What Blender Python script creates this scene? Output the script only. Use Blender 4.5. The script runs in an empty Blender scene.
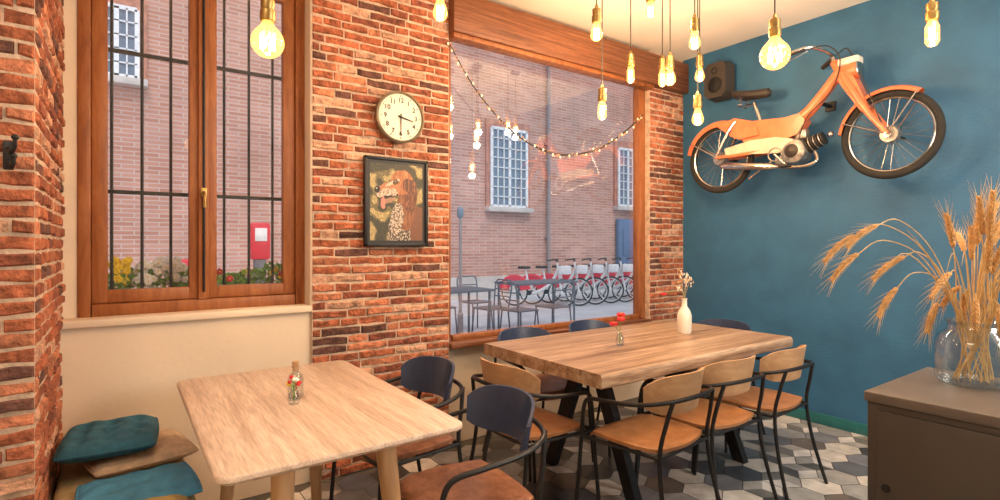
import bpy,bmesh,math,random
from mathutils import Vector,Matrix,noise
random.seed(7)
V=Vector
pi=math.pi
sc=bpy.context.scene
# ---------------------------------------------------------------- materials
def newmat(name):
    m=bpy.data.materials.new(name); m.use_nodes=True
    nt=m.node_tree; b=nt.nodes['Principled BSDF']
    return m,nt,b
def setin(b,k,v):
    if k in b.inputs: b.inputs[k].default_value=v
def pm(name,col,rough=.5,metal=0,var=.12,scale=15,bump=0,bscale=None,stretch=(1,1,1),emit=None,es=0,attr=False,bdist=.01):
    m,nt,b=newmat(name); N=nt.nodes; L=nt.links
    tc=N.new('ShaderNodeTexCoord'); mp=N.new('ShaderNodeMapping'); mp.inputs['Scale'].default_value=stretch
    L.new(tc.outputs['Object'],mp.inputs['Vector'])
    nz=N.new('ShaderNodeTexNoise'); nz.inputs['Scale'].default_value=scale; nz.inputs['Detail'].default_value=5
    L.new(mp.outputs[0],nz.inputs['Vector'])
    mr=N.new('ShaderNodeMapRange'); mr.inputs['From Min'].default_value=.3; mr.inputs['From Max'].default_value=.7
    mr.inputs['To Min'].default_value=1-var; mr.inputs['To Max'].default_value=1+var
    L.new(nz.outputs['Fac'],mr.inputs['Value'])
    vm=N.new('ShaderNodeVectorMath'); vm.operation='SCALE'
    if attr:
        at=N.new('ShaderNodeAttribute'); at.attribute_name='Col'; L.new(at.outputs['Color'],vm.inputs[0])
    else: vm.inputs[0].default_value=col[:3]
    L.new(mr.outputs[0],vm.inputs['Scale']); L.new(vm.outputs[0],b.inputs['Base Color'])
    b.inputs['Roughness'].default_value=rough; b.inputs['Metallic'].default_value=metal
    if bump>0:
        n2=N.new('ShaderNodeTexNoise'); n2.inputs['Scale'].default_value=bscale or scale*3; n2.inputs['Detail'].default_value=6
        L.new(mp.outputs[0],n2.inputs['Vector'])
        bp=N.new('ShaderNodeBump'); bp.inputs['Strength'].default_value=bump; bp.inputs['Distance'].default_value=bdist
        L.new(n2.outputs['Fac'],bp.inputs['Height']); L.new(bp.outputs[0],b.inputs['Normal'])
    if emit: setin(b,'Emission Color',(*emit,1)); setin(b,'Emission Strength',es)
    return m
def wood(name,c1,c2,c3,stretch=(1,8,8),scale=3,rough=.5,bump=.15,fine=.0):
    m,nt,b=newmat(name); N=nt.nodes; L=nt.links
    tc=N.new('ShaderNodeTexCoord'); mp=N.new('ShaderNodeMapping'); mp.inputs['Scale'].default_value=stretch
    L.new(tc.outputs['Object'],mp.inputs['Vector'])
    nz=N.new('ShaderNodeTexNoise'); nz.inputs['Scale'].default_value=scale; nz.inputs['Detail'].default_value=8; nz.inputs['Distortion'].default_value=.6
    nz.inputs['Roughness'].default_value=.65
    L.new(mp.outputs[0],nz.inputs['Vector'])
    cr=N.new('ShaderNodeValToRGB'); e=cr.color_ramp.elements
    e[0].position=.32; e[0].color=(*c1,1); e[1].position=.66; e[1].color=(*c3,1)
    k=e.new(.49); k.color=(*c2,1)
    L.new(nz.outputs['Fac'],cr.inputs[0])
    out=cr.outputs[0]
    if fine>0:
        n3=N.new('ShaderNodeTexNoise'); n3.inputs['Scale'].default_value=scale*7; n3.inputs['Detail'].default_value=4; L.new(mp.outputs[0],n3.inputs['Vector'])
        mr=N.new('ShaderNodeMapRange'); mr.inputs['From Min'].default_value=.35; mr.inputs['From Max'].default_value=.6; mr.inputs['To Min'].default_value=1-fine; mr.inputs['To Max'].default_value=1.05
        L.new(n3.outputs['Fac'],mr.inputs['Value']); vm=N.new('ShaderNodeVectorMath'); vm.operation='SCALE'; L.new(out,vm.inputs[0]); L.new(mr.outputs[0],vm.inputs['Scale']); out=vm.outputs[0]
    L.new(out,b.inputs['Base Color'])
    b.inputs['Roughness'].default_value=rough
    bp=N.new('ShaderNodeBump'); bp.inputs['Strength'].default_value=bump; bp.inputs['Distance'].default_value=.004
    L.new(nz.outputs['Fac'],bp.inputs['Height']); L.new(bp.outputs[0],b.inputs['Normal'])
    return m
def thin_glass(name,tint=(1,1,1),refl=.08,emit=None,es=0,edge=.7):
    m=bpy.data.materials.new(name); m.use_nodes=True; nt=m.node_tree; N=nt.nodes; L=nt.links
    for n in list(N):
        if n.type!='OUTPUT_MATERIAL': N.remove(n)
    out=[n for n in N if n.type=='OUTPUT_MATERIAL'][0]
    tr=N.new('ShaderNodeBsdfTransparent'); tr.inputs[0].default_value=(*tint,1)
    gl=N.new('ShaderNodeBsdfGlossy'); gl.inputs['Roughness'].default_value=.02
    lw=N.new('ShaderNodeLayerWeight'); lw.inputs[0].default_value=.25
    mr=N.new('ShaderNodeMapRange'); mr.inputs['To Min'].default_value=refl; mr.inputs['To Max'].default_value=edge
    L.new(lw.outputs['Facing'],mr.inputs['Value'])
    mx=N.new('ShaderNodeMixShader'); L.new(mr.outputs[0],mx.inputs[0]); L.new(tr.outputs[0],mx.inputs[1]); L.new(gl.outputs[0],mx.inputs[2])
    last=mx.outputs[0]
    if emit:
        em=N.new('ShaderNodeEmission'); em.inputs[0].default_value=(*emit,1); em.inputs[1].default_value=es
        ad=N.new('ShaderNodeAddShader'); L.new(last,ad.inputs[0]); L.new(em.outputs[0],ad.inputs[1]); last=ad.outputs[0]
    L.new(last,out.inputs['Surface'])
    return m
# ---------------------------------------------------------------- mesh builder
class MB:
    def __init__(s): s.v=[];s.f=[];s.mi=[];s.mats=[];s.col=[];s.T=None
    def add(s,vs,fs,mat,col=(1,1,1)):
        if mat not in s.mats: s.mats.append(mat)
        i=s.mats.index(mat); o=len(s.v)
        for p in vs:
            p=V(p)
            if s.T is not None: p=s.T@p
            s.v.append(p)
        for f in fs:
            s.f.append([a+o for a in f]); s.mi.append(i); s.col.append(col)
    def box(s,a,b,mat,col=(1,1,1)):
        x0,y0,z0=a;x1,y1,z1=b
        vs=[(x0,y0,z0),(x1,y0,z0),(x1,y1,z0),(x0,y1,z0),(x0,y0,z1),(x1,y0,z1),(x1,y1,z1),(x0,y1,z1)]
        s.add(vs,[(0,3,2,1),(4,5,6,7),(0,1,5,4),(1,2,6,5),(2,3,7,6),(3,0,4,7)],mat,col)
    def rbox(s,c,size,mat,bev=.005,rot=None,seg=2):
        bm=bmesh.new(); bmesh.ops.create_cube(bm,size=1)
        for v in bm.verts: v.co=V((v.co.x*size[0],v.co.y*size[1],v.co.z*size[2]))
        bmesh.ops.bevel(bm,geom=list(bm.edges),offset=bev,segments=seg,profile=.5,affect='EDGES')
        M=Matrix.Translation(V(c))@(rot.to_4x4() if rot else Matrix.Identity(4))
        bm.verts.index_update()
        s.add([M@v.co for v in bm.verts],[[v.index for v in f.verts] for f in bm.faces],mat); bm.free()
    def tube(s,pts,r,mat,seg=8,sm=0,caps=True):
        pts=[V(p) for p in pts]
        rs=list(r) if isinstance(r,(list,tuple)) else [r]*len(pts)
        if sm>0 and len(pts)>2:
            q=[];qr=[]
            for i in range(len(pts)-1):
                p0=pts[max(i-1,0)];p1=pts[i];p2=pts[i+1];p3=pts[min(i+2,len(pts)-1)]
                for k in range(sm):
                    t=k/sm
                    q.append(.5*((2*p1)+(p2-p0)*t+(2*p0-5*p1+4*p2-p3)*t*t+(-p0+3*p1-3*p2+p3)*t**3)); qr.append(rs[i]*(1-t)+rs[i+1]*t)
            q.append(pts[-1]);qr.append(rs[-1]);pts=q;rs=qr
        vs=[];fs=[];n=None
        for i,p in enumerate(pts):
            a=pts[max(i-1,0)];b=pts[min(i+1,len(pts)-1)]; t=(b-a)
            if t.length<1e-9: t=V((0,0,1))
            t.normalize()
            if n is None:
                n=t.cross(V((0,0,1)))
                if n.length<.1: n=t.cross(V((1,0,0)))
            else: n=n-t*n.dot(t)
            n.normalize(); bb=t.cross(n)
            for k in range(seg):
                an=2*pi*k/seg; vs.append(p+(n*math.cos(an)+bb*math.sin(an))*rs[i])
        for i in range(len(pts)-1):
            for k in range(seg):
                k2=(k+1)%seg; fs.append((i*seg+k,i*seg+k2,(i+1)*seg+k2,(i+1)*seg+k))
        if caps: fs.append(list(range(seg))[::-1]); fs.append([(len(pts)-1)*seg+k for k in range(seg)])
        s.add(vs,fs,mat)
    def cyl(s,p0,p1,r0,mat,r1=None,seg=16): s.tube([p0,p1],[r0,r1 if r1 is not None else r0],mat,seg)
    def lathe(s,prof,c,mat,seg=24,axis=None):
        M=Matrix.Identity(3)
        if axis is not None: M=V((0,0,1)).rotation_difference(V(axis)).to_matrix()
        c=V(c);vs=[];fs=[]
        for r,z in prof:
            for k in range(seg):
                a=2*pi*k/seg; vs.append(c+M@V((r*math.cos(a),r*math.sin(a),z)))
        for i in range(len(prof)-1):
            for k in range(seg):
                k2=(k+1)%seg; fs.append((i*seg+k,i*seg+k2,(i+1)*seg+k2,(i+1)*seg+k))
        s.add(vs,fs,mat)
    def ball(s,c,r,mat,seg=12,rot=None,col=(1,1,1)):
        if not isinstance(r,(tuple,list)): r=(r,r,r)
        c=V(c);vs=[];fs=[];n=max(4,seg//2)
        for i in range(n+1):
            th=pi*i/n
            for k in range(seg):
                a=2*pi*k/seg; p=V((r[0]*math.sin(th)*math.cos(a),r[1]*math.sin(th)*math.sin(a),r[2]*math.cos(th)))
                if rot: p=rot@p
                vs.append(c+p)
        for i in range(n):
            for k in range(seg):
                k2=(k+1)%seg; fs.append((i*seg+k,(i+1)*seg+k,(i+1)*seg+k2,i*seg+k2))
        s.add(vs,fs,mat,col)
    def torus(s,c,R,r,mat,axis=(1,0,0),seg=48,rs=8):
        M=V((0,0,1)).rotation_difference(V(axis)).to_matrix(); c=V(c);vs=[];fs=[]
        if not isinstance(r,(tuple,list)): r=(r,r)
        for i in range(seg):
            a=2*pi*i/seg
            for k in range(rs):
                b=2*pi*k/rs; rr=R+r[0]*math.cos(b)
                vs.append(c+M@V((rr*math.cos(a),rr*math.sin(a),r[1]*math.sin(b))))
        for i in range(seg):
            for k in range(rs):
                i2=(i+1)%seg;k2=(k+1)%rs; fs.append((i*rs+k,i2*rs+k,i2*rs+k2,i*rs+k2))
        s.add(vs,fs,mat)
    def prism(s,poly,f0,f1,mat):
        n=len(poly); vs=[f0(*p) for p in poly]+[f1(*p) for p in poly]
        fs=[list(range(n))[::-1],[n+i for i in range(n)]]+[(i,(i+1)%n,n+(i+1)%n,n+i) for i in range(n)]
        s.add(vs,fs,mat)
    def build(s,name,loc=(0,0,0),rot=0,sharp=35,fix=True):
        me=bpy.data.meshes.new(name); me.from_pydata([tuple(p) for p in s.v],[],s.f)
        for m in s.mats: me.materials.append(m)
        me.polygons.foreach_set('material_index',s.mi)
        me.polygons.foreach_set('use_smooth',[True]*len(s.f))
        ca=me.color_attributes.new('Col','FLOAT_COLOR','CORNER')
        buf=[]
        for f,c in zip(s.f,s.col): buf+=[c[0],c[1],c[2],1]*len(f)
        ca.data.foreach_set('color',buf)
        me.validate(); me.update()
        if fix:
            bm=bmesh.new(); bm.from_mesh(me); bmesh.ops.recalc_face_normals(bm,faces=bm.faces); bm.to_mesh(me); bm.free()
        me.set_sharp_from_angle(angle=math.radians(sharp))
        o=bpy.data.objects.new(name,me); o.location=loc; o.rotation_euler=(0,0,rot)
        sc.collection.objects.link(o); return o
def inst(o,name,loc,rot=0):
    n=bpy.data.objects.new(name,o.data); n.location=loc; n.rotation_euler=(0,0,rot); sc.collection.objects.link(n); return n

# colours/materials
M_cream=pm('cream_paint',(.78,.66,.52),.7,var=.04,scale=3,bump=.1,bscale=40)
M_ceil=pm('ceiling_paint',(.88,.83,.76),.8,var=.03,scale=2)
M_blue=pm('blue_plaster',(.03,.135,.275),.6,var=.16,scale=4,bump=.3,bscale=60)
M_base=pm('teal_trim',(.02,.16,.18),.5)
M_mortar=pm('mortar',(.56,.42,.32),.9,var=.3,scale=20,bump=.8,bscale=60)
M_brick=pm('brick',(1,1,1),.88,var=.5,scale=26,bump=1,bscale=55,attr=True,bdist=.02)
M_tile=pm('hex_tile',(1,1,1),.32,var=.22,scale=11,attr=True)
M_grout=pm('grout',(.12,.11,.10),.9)
M_frame=wood('window_wood',(.20,.06,.016),(.30,.10,.028),(.38,.145,.048),(6,6,.8),4)
M_beam=wood('beam_wood',(.10,.035,.014),(.20,.07,.028),(.30,.12,.055),(.5,14,14),4,fine=.25)
M_black=pm('black_metal',(.016,.016,.018),.45,metal=.3,var=.05)
M_leather=wood('seat_tan',(.28,.125,.05),(.37,.17,.07),(.45,.22,.10),(3,3,3),4,.36,.1)
M_leather2=wood('seat_brown',(.17,.065,.035),(.26,.11,.06),(.35,.16,.09),(4,4,4),5,.30,.15)
M_tan=wood('back_tan',(.42,.235,.115),(.50,.29,.15),(.57,.35,.19),(2,8,8),3,.4,.05)
M_bback=pm('back_navy',(.028,.045,.10),.36,var=.15,scale=30,bump=.1)
M_toplight=wood('oak_light',(.50,.35,.26),(.66,.50,.39),(.76,.61,.50),(9,.5,9),3.2,.38,.10,fine=.2)
M_toplong=wood('oak_rustic',(.20,.11,.06),(.40,.26,.165),(.56,.41,.29),(.45,8,8),2.2,.40,.3,fine=.35)
M_legwood=wood('leg_wood',(.45,.26,.13),(.55,.34,.18),(.62,.40,.23),(8,8,.8),3,.4,.05)
M_glass=thin_glass('window_glass',(1,1,1),.04)
M_brass=pm('aged_brass',(.38,.25,.09),.35,metal=.9)
M_bulb=thin_glass('bulb_glass',(1,.85,.52),.06,(1,.52,.13),1.4)
M_fil=pm('filament',(1,.6,.2),emit=(1,.62,.24),es=110)
M_cord=pm('cord',(.03,.025,.02),.6)

# ---------------------------------------------------------------- room shell
XW=4.28; YB=3.07; H=3.06; XL=-1.2; Y0=-3.2
def bcol():
    r=random.random()
    if r<.42: c=(.41,.125,.06)
    elif r<.62: c=(.52,.195,.105)
    elif r<.80: c=(.28,.085,.05)
    elif r<.91: c=(.60,.34,.23)
    else: c=(.15,.065,.05)
    k=random.uniform(.76,1.15); return (c[0]*k,c[1]*k,c[2]*k)
def brickface(mb,axis,fixed,a0,a1,z0,z1,out,rowh=.051,bl=.225,depth=.010):
    z=z0;row=0
    while z<z1-.01:
        h=min(rowh,z1-z); a=a0-(bl/2 if row%2 else random.uniform(0,.05))
        while a<a1-.005:
            l=bl*random.uniform(.7,1.15)
            if random.random()<.25: l*=.5
            s=max(a,a0)+.004; e=min(a+l,a1)-.004
            if a1-e<.05: e=a1-.003; l=a1-a+1
            if e-s>.02:
                g=.0062; d=depth*random.uniform(.2,1.25); j=lambda q=.0045:random.uniform(-q,q)
                vs=[]
                n=max(1,int((e-s)/.05))
                fs=[]
                for i in range(n+1):
                    t=s+(e-s)*i/n
                    zb=z+g+j();zt=z+h-g+j();dd=max(.001,d+j(.003))
                    row4=[(t,0,zb),(t,dd,zb+.005),(t,dd+j(.002),zt-.005),(t,0,zt)]
                    if i in(0,n):
                        q=.005 if i==0 else -.005
                        row4[1]=(t+q,dd,zb+.006);row4[2]=(t+q,dd,zt-.006)
                    for (tt,o,zz) in row4:
                        vs.append((tt,fixed+out*o,zz) if axis=='x' else (fixed+out*o,tt,zz))
                for i in range(n):
                    b=i*4
                    for k in range(3): fs.append((b+k,b+k+1,b+k+5,b+k+4))
                fs.append((0,1,2,3)); b=n*4; fs.append((b,b+1,b+2,b+3))
                mb.add(vs,fs,M_brick,bcol())
            a+=l
        z+=h;row+=1
mb=MB(); mb.box((.878,YB,0),(1.767,3.45,H),M_mortar); brickface(mb,'x',YB,.878,1.767,0,H,-1)
mb.box((.872,YB+.004,1.0),(.8785,3.45,H),M_cream)
mb.build('wall_back_brick_pier',sharp=50)
mb=MB(); mb.box((3.80,YB,0),(XW,3.22,H),M_mortar); brickface(mb,'x',YB,3.80,XW-.002,0,2.74,-1)
mb.build('wall_back_brick_pilaster',sharp=50)
mb=MB(); mb.box((XL,2.25,0),(-.225,3.45,H),M_mortar); brickface(mb,'x',2.25,XL,-.223,0,H,-1); brickface(mb,'y',-.225,2.25,3.2,0,H,1)
mb.build('wall_left_brick_pier',sharp=50)
mb=MB()
mb.box((-.225,3.09,0),(.878,3.2,.965),M_cream)
mb.box((-.225,3.2,0),(.878,3.45,1.0),M_cream)
mb.box((-.225,3.2,1.0),(-.166,3.45,2.86),M_cream)
mb.box((-.225,3.1,2.86),(.878,3.45,H),M_cream)
mb.build('wall_back_left')
mb=MB(); mb.rbox((.327,3.13,.985),(1.10,.135,.035),M_cream,.006); mb.build('trim_1')
mb=MB(); mb.box((1.767,3.13,0),(3.80,3.22,.655),M_cream); mb.box((1.767,3.15,2.99),(3.80,3.22,H),M_cream); mb.build('wall_back_right')
mb=MB(); mb.rbox((2.78,3.10,.675),(2.02,.13,.035),M_beam,.005); mb.build('trim_2')
mb=MB(); mb.rbox((3.02,3.07,2.875),(2.51,.14,.27),M_beam,.012); mb.rbox((2.79,3.07,2.73),(2.03,.10,.04),M_frame,.006); mb.build('beam_header')
mb=MB(); mb.box((XW,Y0,0),(XW+.2,3.22,H),M_blue); mb.build('wall_right')
mb=MB(); mb.box((XL-.2,Y0,0),(XL,3.45,H),M_cream); mb.build('wall_left')
mb=MB(); mb.box((XL-.2,Y0-.2,0),(XW+.2,Y0,H),M_cream); mb.build('wall_rear')
mb=MB(); mb.box((XL-.2,Y0-.2,H),(XW+.2,3.47,H+.15),M_ceil); mb.build('ceiling')
mb=MB(); mb.rbox((XW-.008,-.06,.04),(.016,6.2,.08),M_base,.004); mb.build('baseboard_right')
# floor
mb=MB(); mb.box((XL-.2,Y0-.2,-.1),(XW+.2,3.46,-.004),M_grout)
R=.115; pal=[(.04,.043,.052),(.07,.078,.098),(.12,.13,.155),(.19,.20,.23),(.28,.285,.30),(.60,.57,.53),(.72,.69,.65),(.15,.125,.11),(.36,.355,.35),(.09,.105,.14),(.66,.62,.58),(.05,.05,.055)]
w=R*math.sqrt(3); row=0; y=Y0+.1
while y<3.1:
    x=XL+ (w/2 if row%2 else 0)
    while x<XW:
        vs=[(min(XW,max(XL,x+(R-.003)*math.cos(pi/6+k*pi/3))),min(3.12,y+(R-.003)*math.sin(pi/6+k*pi/3)),0) for k in range(6)]
        c=random.choice(pal)
        if random.random()<.22:
            k0=random.randrange(6); ctr=(min(XW,x),min(3.12,y),0)
            base=random.choice([(.60,.28,.09),(.66,.36,.16),(.30,.14,.06)])
            for q in range(3):
                g=base[q]; col=(g,g*.97,g*.96)
                mb.add([ctr,vs[(k0+2*q)%6],vs[(k0+2*q+1)%6],vs[(k0+2*q+2)%6]],[(0,1,2,3)],M_tile,col)
        else: mb.add(vs,[list(range(6))],M_tile,c)
        x+=w
    y+=R*1.5; row+=1
mb.build('floor',fix=False)
# ---------------------------------------------------------------- left window
mb=MB(); y0,y1=3.2,3.27
fx0,fx1=-.168,.872
mb.rbox((fx0+.025,(y0+y1)/2,1.93),(.05,.09,1.86),M_frame,.006)
mb.rbox((fx1-.025,(y0+y1)/2,1.93),(.05,.09,1.86),M_frame,.006)
mb.rbox(((fx0+fx1)/2,(y0+y1)/2,1.03),(.935,.086,.06),M_frame,.006)
mb.rbox(((fx0+fx1)/2,(y0+y1)/2,2.83),(.935,.086,.06),M_frame,.006)
def sash(xa,xb):
    za,zb=1.062,2.798
    mb.rbox((xa+.032,y0+.035,(za+zb)/2),(.064,.05,zb-za),M_frame,.006)
    mb.rbox((xb-.032,y0+.035,(za+zb)/2),(.064,.05,zb-za),M_frame,.006)
    mb.rbox(((xa+xb)/2,y0+.035,za+.032),(xb-xa-.12,.046,.064),M_frame,.006)
    mb.rbox(((xa+xb)/2,y0+.035,zb-.03),(xb-xa-.12,.046,.06),M_frame,.006)
    mb.box((xa+.055,y0+.034,za+.055),(xb-.055,y0+.037,zb-.055),M_glass)
sash(-.117,.353); sash(.355,.821)
mb.rbox((.354,y0+.0,1.93),(.05,.03,1.74),M_frame,.008)
mb.cyl((.354,y0-.02,1.1),(.354,y0-.02,2.78),.006,M_black)
mb.rbox((.354,y0-.02,1.62),(.03,.02,.05),M_brass,.004); mb.tube([(.354,y0-.03,1.62),(.354,y0-.05,1.60),(.354,y0-.055,1.54)],.008,M_brass,8,3)
mb.build('window_1')
mb=MB()
for x in [-.17+.13*i for i in range(9)]:
    mb.cyl((x,3.40,1.0),(x,3.40,2.86),.0075,M_black,seg=8)
for z in (1.62,2.35): mb.box((-.22,3.393,z-.010),(.87,3.407,z+.010),M_black)
mb.build('window_grille')
# big window
mb=MB()
mb.rbox((3.768,3.16,1.72),(.062,.09,2.05),M_frame,.008)
mb.rbox((1.80,3.18,1.72),(.06,.06,2.05),M_frame,.008)
mb.rbox((2.785,3.16,.71),(1.90,.05,.035),M_frame,.005)
mb.box((1.8,3.178,.70),(3.74,3.184,2.76),M_glass)
mb.build('window_2')
# ---------------------------------------------------------------- clock
M_face=pm('clock_face',(.80,.75,.62),.5,var=.03); M_rim=pm('clock_rim',(.28,.24,.17),.35,metal=.8); M_ink=pm('ink',(.02,.02,.02),.6)
mb=MB(); c=V((1.392,3.03,2.125))
mb.lathe([(0,-.02),(.15,-.02),(.158,0),(.158,.03),(.148,.035),(.142,.022),(0,.022)],c,M_rim,48,axis=(0,-1,0))
mb.lathe([(0,.0235),(.141,.0235)],c,M_face,48,axis=(0,-1,0))
def clk(r,ang): return V((r*math.sin(ang),-.026,r*math.cos(ang)))
for k in range(60):
    a=2*pi*k/60; mb.tube([c+clk(.128 if k%5 else .122,a),c+clk(.134,a)],.0008 if k%5 else .002,M_ink,4)
for h in range(1,13):
    cu=bpy.data.curves.new('t','FONT'); cu.body=str(h); cu.size=.040; cu.align_x='CENTER'; cu.align_y='CENTER'; cu.offset=.0008
    o=bpy.data.objects.new('t',cu); sc.collection.objects.link(o)
    dg=bpy.context.evaluated_depsgraph_get(); me=bpy.data.meshes.new_from_object(o.evaluated_get(dg))
    p=c+clk(.101,2*pi*h/12)
    mb.add([p+V((v.co.x,0,v.co.y)) for v in me.vertices],[list(f.vertices) for f in me.polygons],M_ink)
    bpy.data.objects.remove(o); bpy.data.meshes.remove(me)
def hand(a,l,wd):
    d=V((math.sin(a),0,math.cos(a))); s=V((d.z,0,-d.x))*wd; b=c+V((0,-.029,0))
    mb.add([b-d*.02-s,b-d*.02+s,b+d*l+s*.5,b+d*l-s*.5],[(0,1,2,3)],M_ink)
hand(2*pi*3.45/12,.085,.006); hand(2*pi*30/60,.115,.0042)
mb.lathe([(.008,0.02),(.008,.032),(0,.034)],c,M_ink,12,axis=(0,-1,0))
mb.build('wall_clock')
# ---------------------------------------------------------------- dog picture
M_art=pm('art_paint',(1,1,1),.5,var=.10,scale=60,attr=True)
mb=MB(); ax0,ax1,az0,az1=1.168,1.585,1.335,1.875; ya=3.03
t=.018
mb.rbox(((ax0+ax1)/2,ya,az0+t/2),(ax1-ax0,.03,t),M_black,.003);mb.rbox(((ax0+ax1)/2,ya,az1-t/2),(ax1-ax0,.03,t),M_black,.003)
mb.rbox((ax0+t/2,ya,(az0+az1)/2),(t,.03,az1-az0),M_black,.003);mb.rbox((ax1-t/2,ya,(az0+az1)/2),(t,.03,az1-az0),M_black,.003)
mb.box((ax0+.01,ya-.002,az0+.01),(ax1-.01,3.052,az1-.01),M_black)
def ell(x,y,cx,cy,rx,ry,a=0):
    dx,dy=x-cx,y-cy; ca,sa=math.cos(a),math.sin(a)
    return ((dx*ca+dy*sa)/rx)**2+((-dx*sa+dy*ca)/ry)**2<1
def artcol(x,y):
    n=noise.noise(V((x*6,y*7,0))); n2=noise.noise(V((x*34,y*9,4))); n3=noise.noise(V((x*45,y*45,2)))
    jx=x+n2*.012; jy=y+noise.noise(V((x*20,y*20,9)))*.012
    if min(x,1-x)<.05 or min(y,1-y)<.04: return (.010,.010,.010)
    c=(.035,.035,.018) if n<.0 else ((.13,.11,.045) if n<.2 else (.34,.27,.12))
    if n3>.3: c=(c[0]*1.8,c[1]*1.8,c[2]*1.5)
    # body / shoulder
    if ell(jx,jy,.66,.14,.32,.28,.2): c=(.48,.42,.34) if n3>.08 else (.06,.04,.03)
    if ell(jx,jy,.88,.20,.15,.26): c=(.17,.07,.035)
    # neck
    if ell(jx,jy,.66,.42,.17,.26): c=(.19,.07,.03) if n2<.1 else (.28,.12,.05)
    if ell(jx,jy,.50,.30,.11,.20,-.2): c=(.50,.44,.36) if n3>-.05 else (.12,.07,.045)
    # skull
    if ell(jx,jy,.585,.745,.20,.15,.1): c=(.33,.12,.045) if n2<.1 else (.48,.21,.09)
    # muzzle: long, pointing left
    if ell(jx,jy,.36,.645,.21,.085,.14): c=(.40,.17,.075)
    if ell(jx,jy,.33,.605,.185,.058,.10): c=(.55,.46,.36) if n3>-.15 else (.22,.12,.08)
    if ell(jx,jy,.43,.735,.13,.020,.35): c=(.62,.50,.38)
    if ell(jx,jy,.33,.555,.15,.014,.12): c=(.02,.012,.01)
    if ell(jx,jy,.37,.520,.11,.030,.16): c=(.34,.19,.12)
    if ell(jx,jy,.265,.485,.040,.070,.05): c=(.60,.22,.18)
    if ell(x,y,.165,.645,.050,.040): c=(.008,.007,.007)
    if ell(x,y,.155,.658,.014,.010): c=(.4,.38,.38)
    # eye
    if ell(x,y,.475,.745,.046,.030,.2): c=(.02,.012,.01)
    if ell(x,y,.472,.745,.026,.020): c=(.22,.10,.02)
    if ell(x,y,.472,.746,.014,.013): c=(.005,.005,.005)
    if ell(x,y,.466,.752,.008,.006): c=(.8,.8,.8)
    # floppy ear
    if ell(jx,jy,.75,.575,.105,.215,-.12) or ell(jx,jy,.70,.72,.10,.08):
        s_=noise.noise(V((x*50,y*6+.5*math.sin(y*30),3)))
        c=(.085,.03,.014) if s_<-.05 else ((.16,.058,.024) if s_<.3 else (.30,.12,.05))
    return c
nx,nz=84,108
gx0,gx1,gz0,gz1=ax0+t,ax1-t,az0+t,az1-t
for i in range(nx):
    for k in range(nz):
        xa=gx0+(gx1-gx0)*i/nx;xb=gx0+(gx1-gx0)*(i+1)/nx;za=gz0+(gz1-gz0)*k/nz;zb=gz0+(gz1-gz0)*(k+1)/nz
        mb.add([(xa,ya-.004,za),(xb,ya-.004,za),(xb,ya-.004,zb),(xa,ya-.004,zb)],[(0,1,2,3)],M_art,artcol((i+.5)/nx,(k+.5)/nz))
mb.build('dog_portrait_picture',fix=False)
# wall hook
mb=MB()
hx=-.285; hy=2.234; hz=1.625
mb.rbox((hx,hy-.004,hz),(.026,.010,.09),M_black,.004)
mb.tube([(hx,hy-.01,hz+.02),(hx+.01,hy-.04,hz+.005),(hx+.02,hy-.055,hz+.02),(hx+.022,hy-.058,hz+.045)],.006,M_black,8,4)
mb.tube([(hx,hy-.01,hz-.02),(hx+.008,hy-.03,hz-.04),(hx+.016,hy-.045,hz-.03),(hx+.018,hy-.048,hz-.01)],.006,M_black,8,4)
mb.ball((hx+.022,hy-.058,hz+.05),.010,M_black); mb.ball((hx+.018,hy-.048,hz-.006),.009,M_black)
mb.build('coat_hook')
# ---------------------------------------------------------------- speaker
mb=MB(); M_spk=pm('speaker_black',(.045,.038,.034),.6)
sy,sz=2.63,2.74
mb.prism([(-.11,-.12),(-.07,-.16),(.07,-.16),(.11,-.12),(.11,.12),(.07,.16),(-.07,.16),(-.11,.12)],lambda a,b:V((4.10,sy+a*.9,sz+b*.92)),lambda a,b:V((4.22,sy+a,sz+b)),M_spk)
mb.torus((4.098,sy,sz-.04),.06,.006,M_black,(1,0,0),24,6); mb.lathe([(0,.01),(.03,.006),(.055,0)],(4.098,sy,sz-.04),M_black,20,axis=(-1,0,0))
mb.torus((4.098,sy,sz+.08),.025,.004,M_black,(1,0,0),20,6)
mb.cyl((4.20,sy,sz),(4.28,sy,sz),.02,M_black)
mb.build('wall_speaker')
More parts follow.
